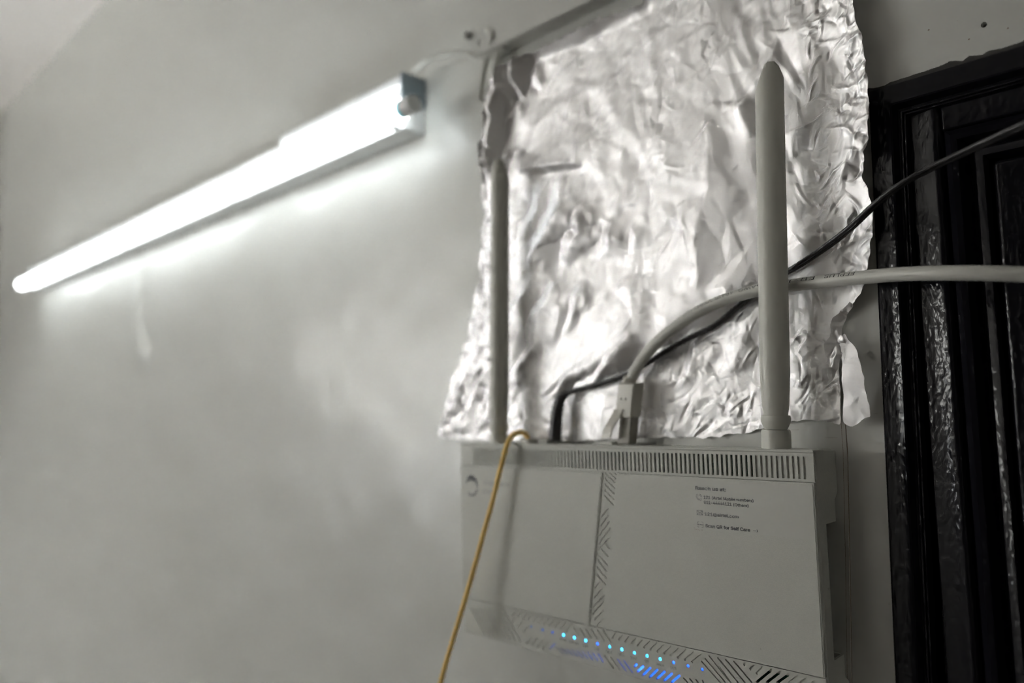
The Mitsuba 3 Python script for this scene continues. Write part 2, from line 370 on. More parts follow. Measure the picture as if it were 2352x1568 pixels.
# ------------------------------------------------------------------ router (measured on its own front plane: x, z in metres)
RX0, RX1, RZ0, RZ1 = -0.3937, -0.1500, 1.8012, 1.9262
YP, YG = -0.0296, -0.0284            # panels; the sunk grille, strip and centre band
SLOTS = {   # per group: first slot's two ends, last slot's two ends, how many
    'A': [[[-0.38714,1.81728],[-0.37399,1.8024],[-0.35699,1.82206],[-0.34202,1.80388]],8],
    'B1': [[[-0.34364,1.82254],[-0.34843,1.81849],[-0.29966,1.82196],[-0.30463,1.81701]],11],
    'B2': [[[-0.33207,1.8084],[-0.33672,1.8038],[-0.31754,1.80846],[-0.32348,1.80316]],4],
    'Bx': [[[-0.31365,1.80841],[-0.31807,1.80394],[-0.31365,1.80841],[-0.31807,1.80394]],1],
    'B3': [[[-0.34615,1.81723],[-0.34939,1.81341],[-0.33405,1.81497],[-0.3395,1.81026]],3],
    'C1': [[[-0.29839,1.82015],[-0.29453,1.81654],[-0.27681,1.82245],[-0.27115,1.81666]],6],
    'C2': [[[-0.31268,1.80627],[-0.30724,1.80348],[-0.28121,1.80887],[-0.2776,1.80469]],9],
    'C3': [[[-0.27679,1.80876],[-0.27025,1.80258],[-0.27243,1.80866],[-0.26597,1.80277]],2],
    'C4': [[[-0.26783,1.80861],[-0.26176,1.80294],[-0.26359,1.80875],[-0.25732,1.80294]],2],
    'D1': [[[-0.26786,1.82204],[-0.27058,1.81905],[-0.21393,1.82163],[-0.22024,1.81642]],13],
    'D2': [[[-0.25448,1.80854],[-0.2565,1.80657],[-0.25015,1.80834],[-0.25468,1.80431]],2],
    'D3': [[[-0.24559,1.80863],[-0.25149,1.8028],[-0.22757,1.80839],[-0.23338,1.80311]],5],
    'E1': [[[-0.21444,1.81823],[-0.20404,1.80971],[-0.21002,1.82186],[-0.19908,1.81155]],3],
    'E2': [[[-0.20524,1.82191],[-0.19428,1.81187],[-0.19631,1.82192],[-0.18698,1.8135]],3],
    'E3': [[[-0.20444,1.81756],[-0.19831,1.81098],[-0.20447,1.81324],[-0.20136,1.8103]],2],
    'E4': [[[-0.2256,1.80756],[-0.22285,1.80553],[-0.21451,1.80869],[-0.21372,1.80756]],4],
    'F1': [[[-0.1894,1.82209],[-0.19102,1.82106],[-0.18097,1.8221],[-0.1846,1.81822]],3],
    'F2': [[[-0.1763,1.82205],[-0.18483,1.81418],[-0.16774,1.82184],[-0.17422,1.81633]],3],
    'F3': [[[-0.16309,1.82216],[-0.16834,1.81763],[-0.1555,1.82134],[-0.15694,1.82017]],3],
}
BAND_SLOTS = {
    'a': [[[-0.27159,1.91132],[-0.2644,1.9057],[-0.27257,1.89838],[-0.26614,1.89319]],5],
    'a0': [[[-0.26843,1.91145],[-0.2639,1.90821],[-0.2653,1.91157],[-0.26357,1.9104]],2],
    'b': [[[-0.27039,1.89071],[-0.27512,1.88566],[-0.26882,1.88027],[-0.27781,1.87007]],4],
    'b2': [[[-0.26929,1.87497],[-0.27793,1.86724],[-0.26929,1.87497],[-0.27793,1.86724]],1],
    'c': [[[-0.27261,1.87092],[-0.27036,1.86867],[-0.27925,1.86459],[-0.2718,1.85924]],3],
    'c2': [[[-0.27898,1.8615],[-0.27252,1.85545],[-0.28015,1.85323],[-0.27364,1.8479]],3],
    'd': [[[-0.27795,1.84886],[-0.28172,1.84491],[-0.27468,1.84221],[-0.2834,1.83406]],3],
    'd2': [[[-0.27524,1.83843],[-0.28397,1.83023],[-0.27648,1.82838],[-0.28143,1.82415]],3],
}
LED_AT = [[-0.33273,1.81462],[-0.32338,1.81444],[-0.31532,1.81434],[-0.30677,1.81436],[-0.29843,1.81439],[-0.28999,1.81423],[-0.28144,1.81413],[-0.27282,1.81409],[-0.26442,1.81429],[-0.25597,1.81407],[-0.24773,1.81409],[-0.23944,1.81417],[-0.23113,1.81407],[-0.22252,1.81409],[-0.21416,1.8141]]
LED_TEXT_AT = [[-0.30687,1.81183],[-0.29887,1.81158],[-0.29011,1.81127],[-0.28189,1.81115],[-0.27326,1.81115],[-0.26485,1.81139],[-0.25639,1.81121],[-0.24787,1.81133],[-0.23959,1.81122],[-0.23127,1.81116]]
PATHS = dict(
    eth=[[-0.2657,-0.0115,1.95691],[-0.26353,-0.012,1.96244],[-0.2575,-0.0135,1.97052],[-0.24798,-0.0145,1.97971],[-0.23594,-0.0145,1.98821],[-0.21958,-0.0132,1.99747],[-0.20174,-0.0115,2.00376],[-0.18235,-0.0102,2.00689],[-0.17062,-0.01,2.00725],[-0.15657,-0.0112,2.00709],[-0.14076,-0.0135,2.00648],[-0.12568,-0.0165,2.00559],[-0.1114,-0.02,2.00445],[-0.09468,-0.0235,2.00232],[-0.07848,-0.0235,2.00005],[-0.06371,-0.02,1.99782],[-0.05173,-0.016,1.99571]],
    power=[[-0.32287,-0.012,1.92778],[-0.3222,-0.012,1.93521],[-0.32072,-0.012,1.94484],[-0.3187,-0.011,1.95306],[-0.31541,-0.01,1.95682],[-0.30795,-0.009,1.95906],[-0.291,-0.0085,1.96197],[-0.27191,-0.0075,1.96645],[-0.25709,-0.006,1.97243],[-0.24247,-0.005,1.97966],[-0.22818,-0.0045,1.98559],[-0.21167,-0.0042,1.9915],[-0.19831,-0.004,1.99973],[-0.18538,-0.004,2.0076],[-0.17286,-0.0044,2.01352],[-0.1627,-0.006,2.0171],[-0.14726,-0.0105,2.02296],[-0.1323,-0.016,2.02939],[-0.11862,-0.02,2.03763],[-0.10644,-0.022,2.04387],[-0.09553,-0.022,2.04802],[-0.083,-0.024,2.05085],[-0.0692,-0.028,2.05322],[-0.05754,-0.032,2.05479],[-0.04449,-0.036,2.05571]],
    fibre=[[-0.34444,-0.014,1.92706],[-0.34509,-0.014,1.93044],[-0.34625,-0.016,1.93278],[-0.34754,-0.02,1.93323],[-0.34653,-0.026,1.93181],[-0.34471,-0.032,1.9285],[-0.34509,-0.035,1.92235],[-0.34862,-0.037,1.90871],[-0.35322,-0.038,1.89356],[-0.36063,-0.04,1.8714],[-0.36811,-0.042,1.84907],[-0.37608,-0.044,1.82651],[-0.38321,-0.046,1.80663],[-0.39042,-0.048,1.7866],[-0.39587,-0.05,1.76956],[-0.40415,-0.052,1.74629]],
    wires=[[[-0.3757,-0.012,2.21967],[-0.36859,-0.014,2.21185],[-0.37259,-0.012,2.20596],[-0.38141,-0.008,2.199],[-0.38747,-0.006,2.18857],[-0.3928,-0.004,2.17374]],[[-0.3619,-0.008,2.20189],[-0.37084,-0.01,2.20054],[-0.38305,-0.012,2.20155],[-0.40078,-0.016,2.20969],[-0.4203,-0.018,2.21384],[-0.43573,-0.02,2.21305],[-0.45511,-0.015,2.21309]],[[-0.36622,-0.01,2.20755],[-0.37083,-0.008,2.1954],[-0.37862,-0.006,2.18246],[-0.38382,-0.005,2.1649]]])
FOIL_EDGE = [[-0.34382,2.18862],[-0.32938,2.18977],[-0.30637,2.1911],[-0.2711,2.19084],[-0.2484,2.19026],[-0.24146,2.20511],[-0.17047,2.19423],[-0.12391,2.16386],[-0.12457,2.14128],[-0.12473,2.12887],[-0.12163,2.12013],[-0.12214,2.10545],[-0.12082,2.10094],[-0.12089,2.08711],[-0.12238,2.06973],[-0.12458,2.06628],[-0.1271,2.0546],[-0.12454,2.04771],[-0.12336,2.03825],[-0.12447,2.02679],[-0.12701,2.01453],[-0.12913,2.00591],[-0.13177,1.99876],[-0.13585,1.99464],[-0.14254,1.99058],[-0.1463,1.98754],[-0.147,1.98289],[-0.146,1.97853],[-0.14438,1.97416],[-0.14435,1.9678],[-0.14432,1.96146],[-0.14508,1.94885],[-0.14554,1.93796],[-0.15972,1.9393],[-0.1697,1.93979],[-0.17878,1.93808],[-0.18576,1.93585],[-0.1984,1.93287],[-0.20838,1.93141],[-0.21921,1.93038],[-0.23175,1.93075],[-0.25312,1.92982],[-0.26836,1.93018],[-0.28443,1.92847],[-0.31892,1.92698],[-0.37769,1.92683],[-0.41786,1.92698],[-0.44452,1.9283],[-0.44541,1.93252],[-0.43648,1.94934],[-0.42966,1.96531],[-0.43101,1.96923],[-0.42101,1.98099],[-0.41583,1.99506],[-0.40857,2.00247],[-0.41065,2.01061],[-0.40326,2.02419],[-0.40537,2.03081],[-0.39672,2.04243],[-0.39906,2.05549],[-0.3941,2.06745],[-0.39562,2.07729],[-0.39068,2.08915],[-0.39198,2.10542],[-0.38693,2.11692],[-0.38392,2.13175],[-0.37644,2.14764],[-0.37385,2.15955],[-0.3677,2.17346],[-0.35877,2.18313]]
FLAP_EDGE = [[-0.14196,1.97585],[-0.13961,1.98088],[-0.13758,1.97739],[-0.13569,1.97538],[-0.13411,1.97177],[-0.13294,1.96493],[-0.13187,1.95998],[-0.13173,1.95266],[-0.13087,1.94758],[-0.1303,1.94112],[-0.13432,1.93953],[-0.13971,1.93609],[-0.14325,1.93794],[-0.14311,1.94681],[-0.14208,1.95713],[-0.14165,1.96749]]
ZONES = {"F1":[[-0.20945,2.10571],[-0.19968,2.09803],[-0.18994,2.08691],[-0.1791,2.08009],[-0.18284,2.01357],[-0.22022,2.01492],[-0.21905,2.04809],[-0.21059,2.06868]],"F2":[[-0.16996,2.143],[-0.16629,2.13998],[-0.17037,2.1272],[-0.18804,2.11225],[-0.19681,2.11245],[-0.19073,2.11917],[-0.17437,2.13382]],"F3":[[-0.16586,2.13912],[-0.16348,2.12298],[-0.1773,2.11208],[-0.17881,2.08521],[-0.19141,2.10669],[-0.17179,2.1234]],"F4a":[[-0.1553,2.13597],[-0.15212,2.13573],[-0.13821,2.07899],[-0.14235,2.08121]],"F4b":[[-0.1486,2.13443],[-0.14309,2.12289],[-0.13445,2.08892],[-0.13795,2.08332]],"F4c":[[-0.16144,2.13399],[-0.15863,2.13415],[-0.14913,2.09545],[-0.15352,2.09674]],"F5":[[-0.12833,2.13762],[-0.12606,2.13078],[-0.12211,2.10256],[-0.1233,2.07069],[-0.12818,2.05694],[-0.1364,2.07412],[-0.13272,2.11041]],"F6":[[-0.16175,2.06475],[-0.15038,2.07441],[-0.12794,2.07729],[-0.13117,2.06799],[-0.14786,2.06152],[-0.15581,2.05774]],"F7a":[[-0.16209,2.08658],[-0.15127,2.08928],[-0.15419,2.07764],[-0.16288,2.07301]],"F7b":[[-0.13263,2.06771],[-0.12653,2.06725],[-0.12944,2.05295],[-0.13868,2.05393]],"F7c":[[-0.14645,2.03805],[-0.13033,2.03862],[-0.13308,2.02379],[-0.14005,2.011],[-0.14716,2.01917],[-0.162,2.02146],[-0.15249,2.03145]],"F8":[[-0.12587,2.04875],[-0.12468,2.03919],[-0.1258,2.02761],[-0.12837,2.01522],[-0.13317,1.99928],[-0.13814,1.99479],[-0.13492,2.0071],[-0.13067,2.02339],[-0.12836,2.0378]],"F9":[[-0.16675,2.01814],[-0.13647,2.00519],[-0.14129,1.99407],[-0.16813,1.9825]],"F10":[[-0.26436,1.94914],[-0.22362,1.94952],[-0.18509,1.95207],[-0.18574,1.9363],[-0.23173,1.93124],[-0.26835,1.93044]],"F11":[[-0.25348,1.98447],[-0.22117,1.99666],[-0.18469,2.00226],[-0.18661,1.96802],[-0.22305,1.96036],[-0.25773,1.95918]],"F13":[[-0.34963,1.96537],[-0.34525,1.9768],[-0.28737,2.01134],[-0.26743,2.01757],[-0.27061,2.00419],[-0.28704,1.98108],[-0.32072,1.97207],[-0.3382,1.95775]],"F14":[[-0.34998,1.95607],[-0.3382,1.95775],[-0.31901,1.96918],[-0.2855,1.9783],[-0.2655,1.99111],[-0.25651,1.9847],[-0.26964,1.97001],[-0.32133,1.95725]],"F15":[[-0.32249,1.9286],[-0.31797,1.95021],[-0.30613,1.96008],[-0.28028,1.94814],[-0.28506,1.92899]],"F16":[[-0.3209,2.07782],[-0.28981,2.07218],[-0.28655,2.06048],[-0.25943,2.05338],[-0.25779,2.04834],[-0.26948,2.04233],[-0.28839,2.04977],[-0.30328,2.04383],[-0.33697,2.03965],[-0.35047,2.05055]],"F17a":[[-0.32484,2.10268],[-0.31697,2.10085],[-0.31988,2.07529],[-0.34177,2.0581],[-0.3473,2.05962],[-0.33149,2.08051]],"F17b":[[-0.34325,2.10334],[-0.33468,2.099],[-0.34107,2.07645],[-0.36206,2.06026],[-0.36534,2.06264],[-0.34802,2.08382]],"F18":[[-0.35848,2.1136],[-0.31151,2.10712],[-0.29897,2.1035],[-0.30444,2.10138],[-0.33053,2.1052],[-0.35039,2.10801]],"F18b":[[-0.33061,2.15347],[-0.27634,2.10795],[-0.30069,2.10505],[-0.36268,2.11397],[-0.36669,2.12117]],"F18c":[[-0.36691,2.11497],[-0.36455,2.12127],[-0.34273,2.14945],[-0.33261,2.15256],[-0.33609,2.14449],[-0.35629,2.11616]],"F19":[[-0.34935,2.19246],[-0.33448,2.1867],[-0.33114,2.17031],[-0.34654,2.15673],[-0.36623,2.13422],[-0.3847,2.13423],[-0.38192,2.16407],[-0.36873,2.18729]],"F20":[[-0.34932,2.19339],[-0.30798,2.19297],[-0.26581,2.19317],[-0.24645,2.19433],[-0.24362,2.18829],[-0.27108,2.18731],[-0.2974,2.18265],[-0.33727,2.18705]],"F22":[[-0.38031,2.13151],[-0.3863,1.99136],[-0.41617,1.98391],[-0.40847,2.00564],[-0.39769,2.05528],[-0.39198,2.10542]],"F23":[[-0.42618,1.9684],[-0.38443,1.98203],[-0.38595,1.9364],[-0.44197,1.92994]],"F24":[[-0.36381,2.02284],[-0.33717,2.0344],[-0.30411,2.02434],[-0.29403,2.01482],[-0.34711,1.97981],[-0.36605,1.96007]],"F25":[[-0.24063,2.18656],[-0.1756,2.16444],[-0.17166,2.14722],[-0.19218,2.14004],[-0.22437,2.1539]],"F26":[[-0.18593,2.15995],[-0.1502,2.15305],[-0.12895,2.14454],[-0.1318,2.13227],[-0.16255,2.13909]],"F27":[[-0.16826,1.98029],[-0.14881,1.99166],[-0.14668,1.97432],[-0.15087,1.9575],[-0.16917,1.94504]],"F28":[[-0.15087,1.9575],[-0.14523,1.96361],[-0.14607,1.93943],[-0.15617,1.94056]],"F29":[[-0.16651,2.07045],[-0.14505,2.05425],[-0.14596,2.03906],[-0.16242,2.02198],[-0.16937,2.02079]]}

def slot_line(a, b, w):
    return sg.LineString([a, b]).buffer(w / 2, cap_style='flat')
def slot_group(spec, w):
    (a0, b0, a1, b1), n = spec
    out = []
    for i in range(n):
        t = i / max(n - 1, 1)
        out.append(slot_line(np.array(a0) * (1 - t) + np.array(a1) * t, np.array(b0) * (1 - t) + np.array(b1) * t, w))
    return out
P_ = 'router'
# shell: front lid, and the back with its upper and lower feet
lid = rbox(RX0, RX1, -0.0272, -0.0186, RZ0 + 0.0004, RZ1, 0.0008)
pockets = [(-0.2990 - 0.0005, -0.2500 + 0.0005), (-0.2382, -0.1808), (-0.3474, -0.3098)]
for xa, xb in pockets:
    lid = lid - mbox(xa, xb, -0.05, 0.0, 1.9128, 1.9240)
low = mbox(-0.330, -0.152, -0.05, 0.0, 1.8030, 1.8205)
lid = lid - low
put('lid', tm(lid), M['plastic'], P_, 40)
prof = sg.Polygon([(-0.0190, 1.9255), (-0.0006, 1.9245), (-0.0006, 1.9045), (-0.0030, 1.9025), (-0.0178, 1.8905), (-0.0190, 1.8900)])
put('back_foot', profile_x(prof, RX0 + 0.0012, RX1 - 0.0012), M['plastic'], P_)
prof = sg.Polygon([(-0.0190, 1.8020), (-0.0006, 1.8040), (-0.0006, 1.8150), (-0.0178, 1.8275), (-0.0190, 1.8280)])
put('back_foot', profile_x(prof, RX0 + 0.0012, RX1 - 0.0012), M['plastic'], P_)
# hollow back: a dark board is added behind the slots to deepen their shade
inside = mbox(RX0 + 0.026, RX1 - 0.0035, -0.05, -0.0030, 1.8030, 1.9240)
put('back_housing', tm(rbox(RX0 + 0.022, RX1 - 0.0022, -0.0195, -0.0008, 1.8015, 1.9255, 0.0014) - inside
    - mbox(RX1 - 0.022, 0, -0.05, 0, 1.8275, 1.8905)), M['plastic'], P_, 40)
put('slot_shade_board', box(RX0 + 0.028, RX1 - 0.005, -0.0196, -0.0182, 1.8040, 1.9230), M['board'], P_, label='dark green board added behind the slots for their shade')

# vent grille along the top: one plate, every slot cut through it
pitch = 0.002660
slots = []
for i in range(-75, 11):
    x = -0.2374 + pitch * (i + 21) if False else -0.1815 + pitch * i
    if x < RX0 + 0.004 or x > RX1 - 0.004:
        continue
    slots.append(sg.box(x - 0.00062, 1.9127, x + 0.00062, 1.9232))
plate = sg.box(RX0 + 0.0004, 1.9118, RX1 - 0.0004, RZ1 - 0.0002).difference(unary_union(slots))
put('vent_grille', prism(plate, -0.0270, YG), M['plastic'], P_)
put('top_edge', tm(rbox(RX0, RX1, YG - 0.0003, -0.0180, RZ1 - 0.0014, RZ1 + 0.0002, 0.0006)), M['plastic'], P_, 40)

# front panels, proud of the grille and the strip
BZ0, BZ1 = 1.8238, 1.9112
def panel(poly):
    flat = prism(poly.buffer(-0.0005, join_style='mitre'), -0.0285, YP)
    base = prism(poly, -0.0272, -0.0291)
    h = trimesh.util.concatenate([flat, base])
    m = m3.Manifold.batch_boolean([man(flat), man(base)], m3.OpType.Add)
    return tm(m)
put('front_panel', panel(sg.Polygon([(RX0, BZ0), (-0.28640, BZ0), (-0.27275, BZ1), (RX0, BZ1)])), M['plastic'], P_)
put('front_panel', panel(sg.Polygon([(-0.27630, BZ0), (RX1 - 0.0006, BZ0), (RX1 - 0.0006, BZ1), (-0.26270, BZ1)])), M['plastic'], P_)

# slanted band between the panels, ribbed in turns
band = sg.Polygon([(-0.28640, BZ0), (-0.27630, BZ0), (-0.26270, BZ1 + 0.0006), (-0.27275, BZ1 + 0.0006)])
cuts = unary_union([s for k, g in BAND_SLOTS.items() for s in slot_group(g, 0.00105)]).intersection(band.buffer(-0.0006))
put('centre_band', prism(band.difference(cuts), -0.0276, YG), M['plastic'], P_)
put('band_backing', prism(band, -0.0268, -0.02765), M['plastic'], P_)

# lower strip with ribs in turns, some of them open to the light inside
lower = sg.box(RX0 + 0.0004, RZ0, RX1 - 0.0006, BZ0 - 0.0006)
width = dict(A=0.0009, E1=0.0008, E2=0.0008, E3=0.0007, E4=0.0008, C2=0.00085, C3=0.0009, C4=0.00085, Bx=0.0007)
through = ('C2', 'C4', 'D2', 'D3', 'Bx', 'E2', 'E3', 'E4', 'F2')
allcut, deep, lit = [], [], {}
for k, g in SLOTS.items():
    ss = slot_group(g, width.get(k, 0.00115))
    allcut += ss
    if k in through:
        deep += ss
    if k in ('C2', 'C4', 'D2', 'D3', 'Bx'):
        lit[k] = ss
leds = [sg.Point(*p).buffer(0.00085) for p in LED_AT]
front = lower.difference(unary_union(allcut).buffer(0)).difference(unary_union(leds))
put('ribbed_strip', prism(front, -0.0276, YG), M['plastic'], P_)
put('strip_backing', prism(lower.difference(unary_union(deep).buffer(0.0002)).difference(unary_union(leds)), -0.0268, -0.02765), M['plastic'], P_)
put('bottom_edge', tm(rbox(RX0, RX1 - 0.0002, YG, -0.0184, RZ0 - 0.0006, RZ0 + 0.0008, 0.0005)), M['plastic'], P_, 40)
strength = dict(C2=0.55, C4=0.62, D2=1.0, D3=0.42, Bx=0.18)
for k, ss in lit.items():
    for i, s in enumerate(ss):
        f = strength[k] * (np.interp(i, [0, 3, 8], [0.12, 0.6, 1.7]) if k == 'C2' else 1)
        key = put('light_guide', prism(s.buffer(0.0001), -0.0262, -0.0267), M['led'], P_, label='blue lit slot' if f > 0.3 else None)
        scene[key]['emitter'] = dict(type='area', radiance=rgb(*[c * f for c in (0.02, 0.16, 1.25)]))
bright = [0.006, 0.016, 0.03, 0.8, 0.7, 0.9, 0.28, 0.4, 1.25, 0.55, 0.75, 0.8, 0.25, 0.16, 0.10]
for p, f in zip(LED_AT, bright):
    dome = tm(m3.Manifold.sphere(0.00078, 16).scale([1, 0.45, 1]).translate([p[0], -0.0280, p[1]]))
    key = put('indicator_light', dome, M['led'], P_, True, label='lit blue indicator light' if f > 0.2 else 'dim blue indicator light')
    c = np.array(LED_CYAN) if f > 0.35 else np.array(LED_BLUE)
    scene[key]['emitter'] = dict(type='area', radiance=rgb(*(c * (f if f > 0.35 else f * 2.2))))

# lettering: flat print a few hundredths of a millimetre proud
def text_poly(s, size, bold=True):
    m = meshkit.text_mesh(s, size, 0.001, bold)
    v, f = np.asarray(m.vertices), np.asarray(m.faces)
    top = (v[f][:, :, 2] > 0.0005).all(1)
    tri = v[f[top]][:, :, :2]
    return unary_union([sg.Polygon(t).buffer(1e-7) for t in tri])
def text_at(s, size, x, z, y, mat_, parent, bold=True, fit=None, align='l', name='lettering', dz=0.0, label=None):
    p = text_poly(s, size, bold)
    if bold:
        p = p.buffer(size * 0.022)
    x0, z0, x1, z1 = p.bounds
    if fit:
        p = sa.scale(p, fit / (x1 - x0), 1, origin=(x0, 0))
        x1 = x0 + fit
    p = sa.translate(p, x - x0 - (0 if align == 'l' else (x1 - x0) / 2), z)
    if dz:
        p = sa.skew(p, 0, math.degrees(math.atan(dz)), origin=(x, z))
    return put(name, prism(p, y, y - 0.00004), mat_, parent, label=label)
for s, p in zip(['Power', 'Internet', 'PON', 'LOS', 'GE 2', 'GE 1', '2.4G', '5G', 'Voice', 'USB'], LED_TEXT_AT):
    text_at(s, 0.00135, p[0], p[1] - 0.0006, YG, M['ink'], P_, False, align='c')

# contact sticker at the upper right
st = P_ + '__contact_sticker'
SY = YP - 0.00012
put('contact_sticker', prism(sg.Polygon([(-0.2140, 1.9096), (-0.1512, 1.9098), (-0.1512, 1.8854), (-0.2135, 1.8848), (-0.2142, 1.8856)]), YP + 0.00002, SY), M['sticker'], P_, label='white contact sticker printed in black')
text_at('Reach us at:', 0.00165, -0.21259, 1.9050, SY, M['ink'], st, True, 0.0173)
text_at('121', 0.00150, -0.20802, 1.9006, SY, M['ink'], st, True, 0.0038)
text_at('(Airtel Mobile numbers)', 0.00135, -0.20330, 1.9006, SY, M['ink'], st, True, 0.0226)
text_at('011-44444121', 0.00150, -0.20800, 1.8980, SY, M['ink'], st, True, 0.0155)
text_at('(Others)', 0.00135, -0.19160, 1.8980, SY, M['ink'], st, True, 0.0082)
text_at('121@airtel.com', 0.00145, -0.20800, 1.8922, SY, M['ink'], st, True, 0.0190)
text_at('Scan QR for Self Care', 0.00155, -0.20780, 1.8862, SY, M['ink'], st, True, 0.0246)
for x_, z_, w_ in ((-0.2139, 1.8853, 0.0009), (-0.2132, 1.8846, 0.0013), (-0.2116, 1.8845, 0.0008), (-0.2098, 1.8846, 0.0006), (-0.2141, 1.8868, 0.0004)):
    put('scuff', prism(sg.LineString([(x_ - w_ / 2, z_ + 0.0001), (x_ + w_ * 0.1, z_ - 0.00012), (x_ + w_ / 2, z_)]).buffer(0.00012), YP, YP - 0.00005), M['dirt'], P_)
def lines(segs, w):
    return unary_union([sg.LineString(s).buffer(w / 2) for s in segs])
put('arrow_mark', prism(lines([[(-0.1815, 1.8869), (-0.1791, 1.8869)], [(-0.1798, 1.8876), (-0.1791, 1.8869), (-0.1798, 1.8862)]], 0.00016), SY, SY - 0.00004), M['ink'], st)
ex0, ex1, ez0, ez1 = -0.21225, -0.20905, 1.8922, 1.8944
put('envelope_mark', prism(lines([[(ex0, ez0), (ex1, ez0), (ex1, ez1), (ex0, ez1), (ex0, ez0)], [(ex0, ez1), ((ex0 + ex1) / 2, ez0 + 0.0009), (ex1, ez1)], [(ex0, ez0), (ex0 + 0.0012, ez0 + 0.0012)], [(ex1, ez0), (ex1 - 0.0012, ez0 + 0.0012)]], 0.00022), SY, SY - 0.00004), M['ink'], st)
sx0, sx1, sz0, sz1 = -0.21215, -0.20905, 1.8859, 1.8886
k_ = 0.0007
put('scan_mark', prism(lines([[(sx0 + k_, sz0), (sx0, sz0), (sx0, sz0 + k_)], [(sx1 - k_, sz0), (sx1, sz0), (sx1, sz0 + k_)], [(sx0 + k_, sz1), (sx0, sz1), (sx0, sz1 - k_)], [(sx1 - k_, sz1), (sx1, sz1), (sx1, sz1 - k_)]], 0.00016).union(lines([[(sx0 - 0.0002, 1.88725), (sx1 + 0.0002, 1.88725)]], 0.0003)), SY, SY - 0.00004), M['ink'], st)
# handset: a curved bar with two lobes, and two waves
t_ = np.linspace(math.radians(160), math.radians(290), 20)
hx, hz, hr = -0.2102, 1.9017, 0.0019
bar = sg.LineString([(hx + hr * math.cos(a), hz + hr * math.sin(a)) for a in t_]).buffer(0.00030)
lobes = unary_union([sg.Point(hx + hr * 0.86 * math.cos(a), hz + hr * 0.86 * math.sin(a)).buffer(0.00062) for a in (t_[1], t_[-2])])
hand = bar.union(lobes)
hand = hand.difference(hand.buffer(-0.00017))
waves = unary_union([sg.LineString([(hx - 0.0002 + r * math.cos(a), hz - 0.0003 + r * math.sin(a)) for a in np.linspace(0.05, 1.5, 12)]).buffer(0.00009) for r in (0.0008, 0.0013)])
put('handset_mark', prism(hand.union(waves), SY, SY - 0.00004), M['ink'], st)
# emblem at the upper left: a loop that thickens over the top, and two grey words beside it
outer, inner = [], []
for a in np.linspace(math.radians(168), math.radians(-132), 48):
    t = (math.radians(168) - a) / math.radians(300)
    w = 0.00032 + 0.0034 * math.sin(math.pi * min(t * 1.75, 1.0))**0.8 * (t < 0.5714) + 0.0009 * (t > 0.62)
    ca, sa_ = math.cos(a), math.sin(a)
    cx_, cz_ = -0.38250, 1.89815
    outer.append((cx_ + 0.0060 * ca, cz_ + 0.0070 * sa_))
    inner.append((cx_ + (0.0060 - w) * ca, cz_ + (0.0070 - w) * sa_))
put('emblem', prism(sg.Polygon(outer + inner[::-1]).buffer(0), YP, YP - 0.00004), M['ink'], P_, label='black loop shaped emblem')
text_at('Xstream', 0.0030, -0.3712, 1.8992, YP, M['greyink'], P_, False, 0.0235)
text_at('Fiber', 0.0030, -0.3712, 1.8935, YP, M['greyink'], P_, False, 0.0128)

